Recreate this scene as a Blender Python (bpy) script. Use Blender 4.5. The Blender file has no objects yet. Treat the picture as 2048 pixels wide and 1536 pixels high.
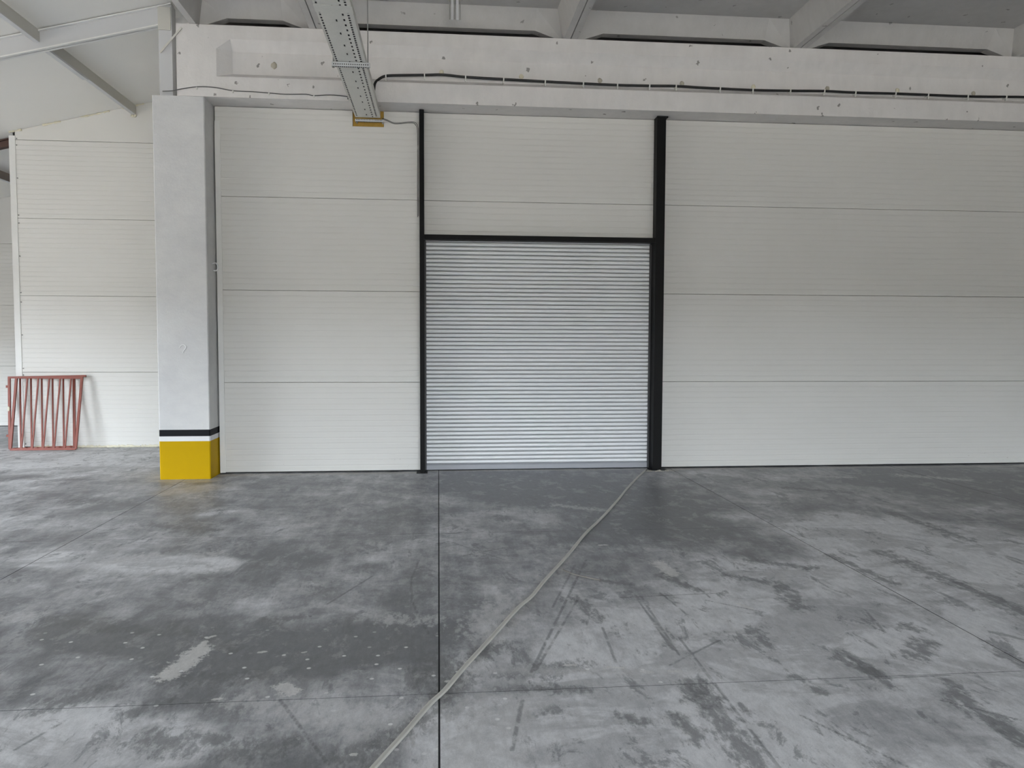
import bpy, bmesh, math, random
import numpy as np
from mathutils import Vector, Matrix

random.seed(7)
C = bpy.context.scene.collection
SC = bpy.context.scene

# ------------------------------------------------------------------ camera
YAW, PITCH, ROLL, FPX, CAM_H = 0.09399, -0.05392, 0.00306, 1561.1, 1.6435
fw0 = Vector((math.sin(YAW), math.cos(YAW), 0)); r0 = Vector((math.cos(YAW), -math.sin(YAW), 0)); u0 = Vector((0, 0, 1))
FW = fw0*math.cos(PITCH) + u0*math.sin(PITCH)
UP = u0*math.cos(PITCH) - fw0*math.sin(PITCH)
RT = r0*math.cos(ROLL) + UP*math.sin(ROLL)
UP = UP*math.cos(ROLL) - r0*math.sin(ROLL)
CAM = Vector((0, 0, CAM_H))
cd = bpy.data.cameras.new('camera'); cam = bpy.data.objects.new('camera', cd); C.objects.link(cam)
m = Matrix((RT, UP, -FW)).transposed().to_4x4(); m.translation = CAM
cam.matrix_world = m
cd.sensor_width = 36; cd.lens = FPX/2048*36; cd.clip_end = 300
SC.camera = cam

def ray(x, y): return FW + RT*((x-1024)/FPX) - UP*((y-768)/FPX)
def onY(x, y, Y): d = ray(x, y); return CAM + d*(Y/d.y)
def onZ(x, y, Z=0.0): d = ray(x, y); return CAM + d*((Z-CAM_H)/d.z)

# ------------------------------------------------------------------ world, daylight, exposure
SKY_STRENGTH = 19.0
w = bpy.data.worlds.new('overcast_sky'); SC.world = w; w.use_nodes = True
bgn = w.node_tree.nodes['Background']
bgn.inputs['Color'].default_value = (0.832, 0.918, 1.0, 1); bgn.inputs['Strength'].default_value = SKY_STRENGTH
SC.view_settings.view_transform = 'Standard'; SC.view_settings.look = 'None'
SC.view_settings.gamma = 1.0; SC.view_settings.use_curve_mapping = False
SC.view_settings.exposure = 0.98
SC.cycles.use_denoising = True
SC.cycles.max_bounces = 10; SC.cycles.diffuse_bounces = 7; SC.cycles.glossy_bounces = 3
SC.cycles.sample_clamp_indirect = 8

ROOM_X0, ROOM_X1, ROOM_Y0, ROOM_Y1 = -11.0, 14.0, -13.0, 15.68
# openings through which the daylight enters: (wall, a0, a1, z0, z1)
OPENINGS = [('left', 4.0, 8.4, 0.0, 2.95), ('front', -4.2, 9.3, 0.0, 4.4), ('left', 13.8, 14.8, 0.0, 2.1)]
def portal(name, loc, direction, sx, sy):
    l = bpy.data.lights.new(name, 'AREA'); l.shape = 'RECTANGLE'; l.size = sx; l.size_y = sy
    l.cycles.is_portal = True
    o = bpy.data.objects.new(name, l); C.objects.link(o); o.location = loc
    o.rotation_euler = Vector(direction).to_track_quat('-Z', 'Y').to_euler()
for wname, a0, a1, z0, z1 in OPENINGS:
    if wname == 'left':
        o = portal('daylight_portal', (ROOM_X0-.15, (a0+a1)/2, (z0+z1)/2), (1, 0, 0), a1-a0, z1-z0)
    else:
        o = portal('daylight_portal', ((a0+a1)/2, ROOM_Y0-.15, (z0+z1)/2), (0, 1, 0), a1-a0, z1-z0)

# ------------------------------------------------------------------ mesh helpers
def bm_new(): return bmesh.new()
def box(bm, x0, x1, y0, y1, z0, z1):
    v = [bm.verts.new((x, y, z)) for x in (x0, x1) for y in (y0, y1) for z in (z0, z1)]
    for f in ((0,1,3,2),(4,6,7,5),(0,4,5,1),(2,3,7,6),(0,2,6,4),(1,5,7,3)):
        bm.faces.new([v[i] for i in f])
    return v
def prism(bm, prof, axis, a0, a1):
    """closed profile swept along an axis. prof holds the two other coordinates in xyz order"""
    def mk(p, a):
        if axis == 'x': return (a, p[0], p[1])
        if axis == 'y': return (p[0], a, p[1])
        return (p[0], p[1], a)
    A = [bm.verts.new(mk(p, a0)) for p in prof]; B = [bm.verts.new(mk(p, a1)) for p in prof]
    n = len(prof)
    for i in range(n):
        j = (i+1) % n
        bm.faces.new((A[i], A[j], B[j], B[i]))
    bm.faces.new(A[::-1]); bm.faces.new(B)
def bar(bm, p, q, wx, wy, up=Vector((0, 0, 1))):
    """rectangular bar between two points"""
    p, q = Vector(p), Vector(q); d = (q-p).normalized()
    s = d.cross(up)
    if s.length < 1e-4: s = d.cross(Vector((0, 1, 0)))
    s.normalize(); t = s.cross(d).normalized()
    V = []
    for e in (p, q):
        for a, b in ((-1,-1),(1,-1),(1,1),(-1,1)):
            V.append(bm.verts.new(e + s*(a*wx/2) + t*(b*wy/2)))
    for f in ((0,1,2,3),(7,6,5,4),(0,4,5,1),(1,5,6,2),(2,6,7,3),(3,7,4,0)):
        bm.faces.new([V[i] for i in f])
def smooth_path(pts, sub=6):
    pts = [Vector(p) for p in pts]; out = []
    for i in range(len(pts)-1):
        p0 = pts[max(0, i-1)]; p1 = pts[i]; p2 = pts[i+1]; p3 = pts[min(len(pts)-1, i+2)]
        for k in range(sub):
            t = k/sub
            out.append(.5*((2*p1)+(p2-p0)*t+(2*p0-5*p1+4*p2-p3)*t*t+(3*p1-p0-3*p2+p3)*t**3))
    out.append(pts[-1]); return out
def sweep(bm, path, section, up=Vector((0, 0, 1))):
    """sweeps a closed 2-D section (side, up) along a path"""
    rings = []; n = len(path)
    for i, p in enumerate(path):
        d = (path[min(n-1, i+1)] - path[max(0, i-1)]).normalized()
        s = d.cross(up)
        if s.length < 1e-3: s = d.cross(Vector((0, 1, 0)))
        s.normalize(); t = s.cross(d).normalized()
        rings.append([bm.verts.new(p + s*a + t*b) for a, b in section])
    k = len(section)
    for i in range(n-1):
        for j in range(k):
            bm.faces.new((rings[i][j], rings[i][(j+1) % k], rings[i+1][(j+1) % k], rings[i+1][j]))
    bm.faces.new(rings[0][::-1]); bm.faces.new(rings[-1])
def circ(r, n=10): return [(r*math.cos(2*math.pi*i/n), r*math.sin(2*math.pi*i/n)) for i in range(n)]
def tube(bm, path, r, n=10, up=Vector((0, 0, 1))): sweep(bm, path, circ(r, n), up)

def obj(name, bm, mat, parent=None, smooth=False):
    bmesh.ops.recalc_face_normals(bm, faces=bm.faces[:])
    me = bpy.data.meshes.new(name); bm.to_mesh(me); bm.free()
    me.materials.append(mat)
    if smooth:
        for p in me.polygons: p.use_smooth = True
    o = bpy.data.objects.new(name, me); C.objects.link(o)
    if parent: o.parent = parent
    return o
def dup(o, loc=None, parent=None, name=None):
    c = o.copy(); C.objects.link(c)
    if loc is not None: c.location = loc
    c.parent = parent
    return c
def tag(o, label, cat, group=None):
    o['label'] = label; o['category'] = cat
    if group: o['group'] = group
    return o
def struct(o, label=None):
    o['kind'] = 'structure'
    if label: o['label'] = label
    return o
def empty(name, loc=(0, 0, 0)):
    o = bpy.data.objects.new(name, None); C.objects.link(o); o.location = loc; o.empty_display_size = .1
    return o
def keep(o, parent):
    """parent without moving the child"""
    o.parent = parent; o.matrix_parent_inverse = Matrix.Translation(-Vector(parent.location)); return o

# ------------------------------------------------------------------ materials
class NT:
    def __init__(s, name):
        s.m = bpy.data.materials.new(name); s.m.use_nodes = True
        s.t = s.m.node_tree; s.n = s.t.nodes; s.b = s.n['Principled BSDF']
    def new(s, t, **kw):
        n = s.n.new(t)
        for k, v in kw.items(): setattr(n, k, v)
        return n
    def link(s, a, b): s.t.links.new(a, b)
    def pos(s):
        if not hasattr(s, '_p'): s._p = s.new('ShaderNodeNewGeometry').outputs['Position']
        return s._p
    def setin(s, sock, v):
        if isinstance(v, bpy.types.NodeSocket): s.link(v, sock)
        else: sock.default_value = v
    def noise(s, scale, detail=4, rough=.55, vec=None, stretch=None, dist=0.0):
        n = s.new('ShaderNodeTexNoise'); n.inputs['Scale'].default_value = scale
        n.inputs['Detail'].default_value = detail; n.inputs['Roughness'].default_value = rough
        n.inputs['Distortion'].default_value = dist
        v = vec if vec is not None else s.pos()
        if stretch:
            mp = s.new('ShaderNodeMapping'); s.link(v, mp.inputs[0]); mp.inputs['Scale'].default_value = stretch[:3]
            if len(stretch) > 3: mp.inputs['Rotation'].default_value = (0, 0, stretch[3])
            v = mp.outputs[0]
        s.link(v, n.inputs['Vector']); return n.outputs['Fac']
    def math(s, op, a, b=0.0, c=0.0, clamp=False):
        n = s.new('ShaderNodeMath', operation=op); n.use_clamp = clamp
        s.setin(n.inputs[0], a); s.setin(n.inputs[1], b)
        if op in ('MULTIPLY_ADD',): s.setin(n.inputs[2], c)
        return n.outputs[0]
    def ramp(s, v, lo, hi, a=0.0, b=1.0):
        n = s.new('ShaderNodeMapRange', interpolation_type='SMOOTHSTEP')
        s.link(v, n.inputs[0]); n.inputs[1].default_value = lo; n.inputs[2].default_value = hi
        n.inputs[3].default_value = a; n.inputs[4].default_value = b; return n.outputs[0]
    def mix(s, f, a, b):
        n = s.new('ShaderNodeMix', data_type='RGBA')
        s.setin(n.inputs[0], f)
        for i, v in ((6, a), (7, b)):
            if isinstance(v, bpy.types.NodeSocket): s.link(v, n.inputs[i])
            else: n.inputs[i].default_value = (*v, 1)
        return n.outputs[2]
    def bump(s, h, strength=.3, dist=.01):
        n = s.new('ShaderNodeBump'); n.inputs['Strength'].default_value = strength; n.inputs['Distance'].default_value = dist
        s.link(h, n.inputs['Height']); s.link(n.outputs[0], s.b.inputs['Normal'])
    def out(s, col=None, rough=None, metal=None, spec=None):
        if col is not None:
            if isinstance(col, bpy.types.NodeSocket): s.link(col, s.b.inputs['Base Color'])
            else: s.b.inputs['Base Color'].default_value = (*col, 1)
        if rough is not None: s.setin(s.b.inputs['Roughness'], rough)
        if metal is not None: s.b.inputs['Metallic'].default_value = metal
        if spec is not None: s.b.inputs['Specular IOR Level'].default_value = spec
        return s.m

def plain(name, col, rough=.6, metal=0.0, var=.06, vscale=3.0, spec=.5):
    t = NT(name); n = t.noise(vscale, 5)
    c = t.mix(n, tuple(x*(1-var) for x in col), tuple(min(1, x*(1+var)) for x in col))
    return t.out(c, rough, metal, spec)

def mat_panel():
    t = NT('white_coated_sheet'); n = t.noise(.9, 3)
    c = t.mix(n, (.665, .655, .63), (.71, .70, .675))
    d = t.ramp(t.noise(60, 2, .5, stretch=(.5, 1, 1)), .70, .78)                  # tiny scuffs near the floor
    z = t.new('ShaderNodeSeparateXYZ'); t.link(t.pos(), z.inputs[0])
    low = t.ramp(z.outputs[2], .03, .40, .8, 0.0)
    c = t.mix(t.math('MULTIPLY', d, low), c, (.40, .38, .35))
    return t.out(c, .42, 0, .35)
def mat_paint(name, col, chips=.5, rough=.75, mottled=.05):
    """whitewashed concrete with brush mottling, small chips and drips"""
    t = NT(name)
    n = t.noise(2.2, 6, .6); n2 = t.noise(9, 5, .6, stretch=(1, 1, .35))
    f = t.math('MULTIPLY_ADD', n2, .5, t.math('MULTIPLY', n, .5))
    c = t.mix(t.ramp(f, .3, .7), tuple(x*(1-mottled) for x in col), tuple(min(.9, x*(1+mottled)) for x in col))
    v = t.new('ShaderNodeTexVoronoi', feature='F1'); v.inputs['Scale'].default_value = 4.6
    wv = t.new('ShaderNodeVectorMath', operation='MULTIPLY_ADD')
    nn = t.new('ShaderNodeTexNoise'); nn.inputs['Scale'].default_value = 22; t.link(t.pos(), nn.inputs['Vector'])
    t.link(nn.outputs['Color'], wv.inputs[0]); wv.inputs[1].default_value = (.09, .09, .09); t.link(t.pos(), wv.inputs[2])
    t.link(wv.outputs[0], v.inputs['Vector'])
    chip = t.ramp(v.outputs['Distance'], .075, .105, 1, 0)
    c = t.mix(t.math('MULTIPLY', chip, chips), c, (.16, .15, .14))
    t.bump(t.math('MULTIPLY_ADD', t.noise(35, 6, .65), .6, n), .35, .012)
    return t.out(c, rough, 0, .25)
def mat_column():
    t = NT('column_paint')
    n = t.noise(1.7, 5, .6); n2 = t.noise(9, 6, .65, stretch=(.6, .6, 1.3))
    f = t.math('MULTIPLY_ADD', n2, .35, t.math('MULTIPLY', n, .65))
    c = t.mix(t.ramp(f, .32, .68), (.60, .60, .61), (.69, .69, .69))
    t.bump(t.noise(40, 6, .65), .25, .01)
    return t.out(c, .6, 0, .3)
def mat_galv():
    t = NT('galvanised_steel')
    v = t.new('ShaderNodeTexVoronoi'); v.inputs['Scale'].default_value = 45; t.link(t.pos(), v.inputs['Vector'])
    n = t.noise(5, 5)
    c = t.mix(t.math('MULTIPLY_ADD', v.outputs['Distance'], .3, t.math('MULTIPLY', n, .7)), (.62, .62, .585), (.78, .775, .73))
    return t.out(c, .5, .12, .4)

M = {}
M['panel'] = mat_panel()
M['trim'] = plain('white_trim', (.72, .715, .70), .45)
M['beam'] = mat_paint('whitewashed_beam', (.74, .72, .71), .75)
M['slab'] = mat_paint('whitewashed_slab', (.54, .53, .52), .6)
M['column'] = mat_column()
M['aisle_roof'] = plain('aisle_roof_sheet', (.87, .855, .82), .5, 0, .03, .8)
M['steelwhite'] = plain('white_painted_steel', (.58, .585, .60), .5, 0, .04)  # white paint, darkened so the rafter web looks less lit
M['flange'] = plain('white_flange_lit', (.76, .76, .75), .5, 0, .04)  # rafter paint lightened to stand for light on the flanges
M['steelpale'] = plain('pale_primer_steel', (.55, .54, .50), .5, 0, .04)
M['rust'] = plain('brown_primer_steel', (.10, .055, .045), .6)
M['brownpale'] = plain('pale_brown_steel', (.36, .30, .26), .6)
M['yellow'] = plain('yellow_paint', (.55, .345, .001), .6, 0, .04, 3, .12)
M['stripe'] = plain('black_paint', (.014, .014, .017), .6, 0, .06, 3, .12)
M['white'] = plain('white_paint', (.78, .78, .79), .5, 0, .02)
M['black'] = plain('black_steel', (.006, .006, .0065), .5, 0, .15, 3.0, .12)
M['shutter'] = plain('shutter_aluminium', (.82, .83, .85), .36, .08, .02)
M['shutterbar'] = plain('shutter_bottom_aluminium', (.33, .34, .37), .42, .3, .03)
M['guide'] = plain('guide_steel', (.05, .05, .055), .5)
M['galv'] = mat_galv()
M['rod'] = plain('zinc_rod', (.30, .30, .29), .5, .4)
M['strut'] = plain('zinc_strut', (.58, .60, .62), .45, .25)
M['hole'] = plain('dark_hole', (.02, .02, .02), .9)
M['cable'] = plain('black_cable', (.010, .010, .011), .45)
M['greycable'] = plain('grey_cable', (.11, .11, .11), .5)
M['floorcable'] = plain('beige_cable_sheath', (.50, .49, .45), .55, 0, .1, 6)
M['wool'] = plain('yellow_insulation', (.42, .26, .055), .95, 0, .25, 25)
M['foam'] = plain('cream_foam', (.72, .68, .54), .9, 0, .12, 18)
M['plug'] = plain('grey_plaster_plug', (.45, .42, .35), .9, 0, .15, 20)
M['red'] = plain('red_oxide_paint', (.235, .050, .030), .5, 0, .14, 14)
M['clip'] = plain('white_plastic', (.75, .75, .72), .5)
M['backing'] = plain('dark_joint', (.045, .045, .047), .9)
M['outer'] = plain('outer_wall', (.27, .26, .24), .8)
M['ground'] = plain('yard_ground', (.22, .178, .132), .95, 0, .15, .5)
M['sky_blocker'] = plain('sky_blocker_surface', (.20, .18, .15), .9)
M['debris'] = plain('plaster_debris', (.36, .34, .30), .95, 0, .2, 30)
M['wire'] = plain('steel_wire', (.22, .20, .18), .5, .3)

# ------------------------------------------------------------------ floor material: worn trowelled concrete
# wear marks, and broad zones with light and dimness painted into the tone: strokes between two pixels of the photograph (x0, y0, x1, y1, width in metres), laid on the floor plane
WEAR_AND_LIGHT = {
 'painted_light_zone': [(1750, 1450, 1900, 1180, 4.2), (1250, 1500, 1500, 1230, 1.8), (1900, 1080, 1700, 1060, 1.6), (1180, 1290, 1300, 1250, .7), (300, 1480, 60, 1470, .6), (100, 1120, 420, 1130, .5), (-100, 925, 250, 910, 3.0), (980, 1470, 1250, 1500, .9)],
 'painted_dim_zone': [(1000, 965, 1250, 1000, 2.0), (1850, 960, 2300, 990, 2.2), (430, 1300, 840, 1280, .75), (120, 1265, 280, 1285, .35), (1300, 1040, 1500, 1090, 1.2)],
 'dark': [(1385, 1370, 1540, 1560, .17), (1905, 1385, 2080, 1500, .16), (1505, 1258, 1530, 1290, .13), (1850, 1285, 1830, 1315, .16),
        (1680, 1318, 1755, 1345, .13), (1765, 1105, 1905, 1165, .20), (1900, 1160, 2080, 1240, .16), (1660, 1110, 1780, 1165, .12),
        (1780, 1025, 1940, 1080, .16), (1990, 1300, 2080, 1345, .12), (1595, 1355, 1645, 1385, .08), (1890, 1358, 1910, 1370, .09),
        (1020, 1345, 1160, 1330, .16), (1000, 1380, 1165, 1378, .10), (1150, 1195, 1200, 1240, .10), (1560, 1170, 1600, 1215, .16),
        (1450, 1150, 1540, 1165, .12), (1810, 1250, 1840, 1262, .10), (1770, 1365, 1800, 1378, .07), (1480, 1410, 1500, 1430, .05),
        (100, 1240, 330, 1265, .22), (420, 1275, 465, 1300, .14), (350, 1245, 390, 1270, .10), (330, 1360, 520, 1352, .16), (100, 1410, 210, 1380, .18), (260, 1430, 330, 1405, .12),
        (300, 1480, 370, 1490, .22), (400, 1470, 430, 1480, .14), (470, 1505, 570, 1490, .20), (700, 1510, 830, 1440, .20),
        (520, 1240, 600, 1235, .10), (880, 1325, 900, 1410, .30), (960, 1310, 1010, 1290, .16), (1075, 1430, 1110, 1420, .10),
        (150, 1000, 260, 1010, .30), (420, 1060, 300, 1050, .20), (1570, 975, 1700, 985, .18), (1500, 1120, 1610, 1135, .14),
        (1200, 1160, 1260, 1170, .10), (1390, 1180, 1330, 1150, .12), (1350, 1430, 1400, 1480, .10), (1240, 1430, 1290, 1445, .08)],
 'pale': [(640, 1425, 750, 1440, .34), (700, 1470, 760, 1460, .16), (960, 1420, 930, 1530, .40), (1020, 1410, 1010, 1500, .30), (1000, 1340, 1400, 1345, .10),
        (560, 1420, 470, 1400, .18), (780, 1240, 860, 1240, .20), (960, 1260, 1010, 1200, .30), (10, 1235, 50, 1235, .22),
        (1930, 960, 1800, 950, .22), (1700, 955, 1560, 950, .2), (560, 1050, 620, 1052, .14), (400, 1110, 440, 1105, .18), (200, 1130, 300, 1110, .2), (1110, 1010, 1200, 1020, .16)],
 'plaster': [(340, 1350, 400, 1300, .15), (395, 1300, 408, 1285, .05), (415, 1276, 428, 1272, .03), (565, 1372, 582, 1384, .10), (1318, 1126, 1345, 1148, .13),
        (1478, 1208, 1500, 1216, .05), (845, 1419, 850, 1420, .035), (893, 1363, 897, 1363, .03), (520, 1305, 530, 1303, .03), (606, 1305, 612, 1304, .02), (430, 1398, 440, 1397, .03),
        (705, 1509, 709, 1509, .03), (1285, 1343, 1300, 1344, .04), (1215, 1334, 1245, 1336, .03), (1340, 1342, 1360, 1343, .03), (1130, 1330, 1150, 1330, .03), (1200, 1090, 1212, 1090, .05)],
 'line': [(1172, 1120, 1062, 1345, .020), (1150, 1130, 1105, 1215, .018), (1155, 1200, 1072, 1340, .014), (1045, 1400, 1024, 1500, .022),
        (1270, 1190, 1345, 1300, .016), (1280, 1190, 1358, 1310, .014), (1358, 1275, 1570, 1550, .010), (1180, 965, 1176, 1060, .018),
        (1320, 1185, 1375, 1230, .018), (1395, 1175, 1420, 1195, .018), (1205, 1255, 1232, 1325, .010), (1340, 1330, 1440, 1280, .010),
        (560, 1400, 680, 1560, .020), (655, 1208, 745, 1152, .018), (1000, 1060, 830, 1072, .014), (910, 1115, 1020, 1093, .016), (1240, 1195, 1440, 1186, .012),
        (140, 1435, 30, 1500, .016), (210, 1330, 160, 1375, .018), (890, 1080, 1010, 1120, .014), (1700, 1360, 1900, 1350, .010), (1880, 1400, 2040, 1440, .012), (1600, 1430, 1850, 1550, .012),
        (370, 1365, 340, 1405, .016), (838, 1120, 822, 1160, .010), (822, 1160, 824, 1200, .010), (824, 1200, 836, 1230, .010), (836, 1230, 858, 1268, .010), (1410, 1200, 1530, 1225, .012), (1730, 1220, 1770, 1265, .02),
        (709, 1338, 716, 1339, .018), (722, 1338, 731, 1339, .012)],
 'drip': [(100, 1330, 760, 1340, 1.3), (880, 1345, 1420, 1345, .5), (850, 1440, 1000, 1400, .8)],
 'dust': [(310, 962, 420, 962, .22), (340, 985, 420, 975, .5), (840, 942, 2300, 930, .14), (437, 951, 840, 945, .14)],
}
for _k in WEAR_AND_LIGHT:
    WEAR_AND_LIGHT[_k] = [(onZ(a, b), onZ(c, d), wd) for a, b, c, d, wd in WEAR_AND_LIGHT[_k]]
def wear_light_field(x, y, key):
    """1 in the heart of a mark, 0 at its rim, negative outside"""
    f = np.full(x.shape, -1.5, np.float32)
    for a, b, wd in WEAR_AND_LIGHT[key]:
        r = max(wd/2, .009); ax, ay, bx, by = a.x, a.y, b.x, b.y
        dx, dy = bx-ax, by-ay; L2 = max(dx*dx+dy*dy, 1e-8)
        t = np.clip(((x-ax)*dx+(y-ay)*dy)/L2, 0, 1)
        f = np.maximum(f, 1-np.hypot(x-ax-t*dx, y-ay-t*dy)/r)
    return f
def floor_material():
    t = NT('worn_concrete_floor')
    P = t.pos()
    A = t.new('ShaderNodeAttribute', attribute_name='wear_a'); Bn = t.new('ShaderNodeAttribute', attribute_name='wear_light_b')
    sa = t.new('ShaderNodeSeparateColor'); t.link(A.outputs['Color'], sa.inputs[0]); sb = t.new('ShaderNodeSeparateColor'); t.link(Bn.outputs['Color'], sb.inputs[0])
    dark, pale, pl, ls = sa.outputs[0], sa.outputs[1], sa.outputs[2], A.outputs['Alpha']
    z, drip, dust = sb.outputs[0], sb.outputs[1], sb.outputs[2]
    # clouds of burnished (dark) and dusty (light) cement, with painted-in light and dim zones
    big = t.noise(.38, 3, .5); mid = t.noise(1.15, 6, .62, dist=.4); mot = t.noise(3.6, 5, .68, dist=.3)
    streak = t.noise(2.6, 6, .66, stretch=(2.4, .55, 1, -.06)); fine = t.noise(30, 3, .7, stretch=(2.2, .7, 1))
    grain = t.noise(160, 2, .6)
    f = t.math('MULTIPLY_ADD', big, .25, t.math('MULTIPLY', mid, .45))
    f = t.math('MULTIPLY_ADD', mot, .28, f)
    f = t.math('MULTIPLY_ADD', streak, .30, f)
    f = t.math('MULTIPLY_ADD', z, .165, f)  # regional brightness, light included, painted into the floor tone
    f = t.math('MULTIPLY_ADD', fine, .10, f)
    base = t.ramp(f, .585, .87)
    c = t.mix(base, FLOOR_DARK, FLOOR_LIGHT)
    pat = t.ramp(t.noise(1.5, 6, .70, stretch=(.8, 1.15, 1, .3), dist=.6), .47, .57)
    c = t.mix(t.math('MULTIPLY', pat, .34), c, (.165, .166, .172))
    pat2 = t.ramp(t.noise(3.1, 6, .74, stretch=(1.3, .8, 1, -.2), dist=.4), .53, .61)
    c = t.mix(t.math('MULTIPLY', pat2, .30), c, (.52, .515, .515))
    pat3 = t.ramp(t.noise(3.4, 7, .76, stretch=(1.5, .62, 1, -.12), dist=.5), .545, .625)
    c = t.mix(t.math('MULTIPLY', pat3, .60), c, (.15, .152, .16))
    rag = t.math('SUBTRACT', t.noise(13, 7, .72, stretch=(1.7, .75, 1)), .5)          # ragged rims
    # loose scattering of small scuffs
    sc = t.ramp(t.noise(7.5, 5, .74, stretch=(2.6, .6, 1, .05)), .60, .70)
    c = t.mix(t.math('MULTIPLY', sc, .42), c, (.15, .15, .155))
    sc2 = t.ramp(t.noise(5.5, 5, .72, stretch=(1.6, .8, 1, -.4)), .60, .72)
    c = t.mix(t.math('MULTIPLY', sc2, .40), c, (.52, .515, .515))
    # dark rubbed marks, pale rubbed patches
    dm = t.ramp(t.math('MULTIPLY_ADD', rag, 6.5, dark), -.25, .95)
    c = t.mix(t.math('MULTIPLY', dm, .64), c, (.125, .126, .13))
    pm = t.ramp(t.math('MULTIPLY_ADD', rag, 6.5, pale), -.15, .95)
    c = t.mix(t.math('MULTIPLY', pm, .6), c, (.56, .555, .555))
    # spilled plaster
    plm = t.ramp(t.math('MULTIPLY_ADD', t.math('SUBTRACT', t.noise(24, 7, .75), .5), 3.6, pl), .0, .35)
    c = t.mix(t.math('MULTIPLY', plm, .72), c, (.68, .67, .65))
    # drips of paint
    vo = t.new('ShaderNodeTexVoronoi', feature='F1', voronoi_dimensions='2D'); vo.inputs['Scale'].default_value = 6.5
    t.link(P, vo.inputs['Vector'])
    sp = t.ramp(vo.outputs['Distance'], .05, .085, 1, 0)
    pick = t.new('ShaderNodeSeparateColor'); t.link(vo.outputs['Color'], pick.inputs[0])
    sp = t.math('MULTIPLY', t.math('MULTIPLY', sp, t.ramp(pick.outputs[0], .55, .6)), t.ramp(drip, 0, .5))
    c = t.mix(t.math('MULTIPLY', sp, .9), c, (.75, .75, .74))
    # tyre and drag lines
    lm = t.ramp(ls, -.35, .6); brk = t.ramp(t.noise(9, 5, .7), .36, .52)
    c = t.mix(t.math('MULTIPLY', t.math('MULTIPLY', lm, brk), .55), c, (.09, .09, .093))
    # sandy dust by the column and along the foot of the wall
    c = t.mix(t.math('MULTIPLY', t.ramp(dust, -.1, .6), .45), c, (.50, .46, .40))
    gm = t.new('ShaderNodeMix', data_type='RGBA', blend_type='MULTIPLY'); gm.inputs[0].default_value = .55
    t.link(c, gm.inputs[6]); fine2 = t.noise(11, 5, .78, stretch=(1.8, .7, 1, -.1)); gg = t.mix(t.ramp(t.math('MULTIPLY_ADD', grain, .3, t.math('MULTIPLY', fine2, .7)), .38, .62), (.62, .62, .63), (1, 1, 1)); t.link(gg, gm.inputs[7])
    t.bump(t.math('MULTIPLY_ADD', grain, .25, mot), .12, .006)
    rough = t.ramp(base, 0, 1, .42, .62)
    return t.out(gm.outputs[2], rough, 0, .45)
FLOOR_DARK, FLOOR_LIGHT = (.170, .173, .186), (.68, .68, .69)
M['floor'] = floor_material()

# ================================================================== STRUCTURE
D = 9.885            # face of the panel wall
PH = 1.1335          # panel height
BZ0, BZ1 = 4.48, 5.30
AW = 12.50           # face of the recessed wall
def roof_z(X): return 5.205 + .245*(X+4.556)

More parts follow.
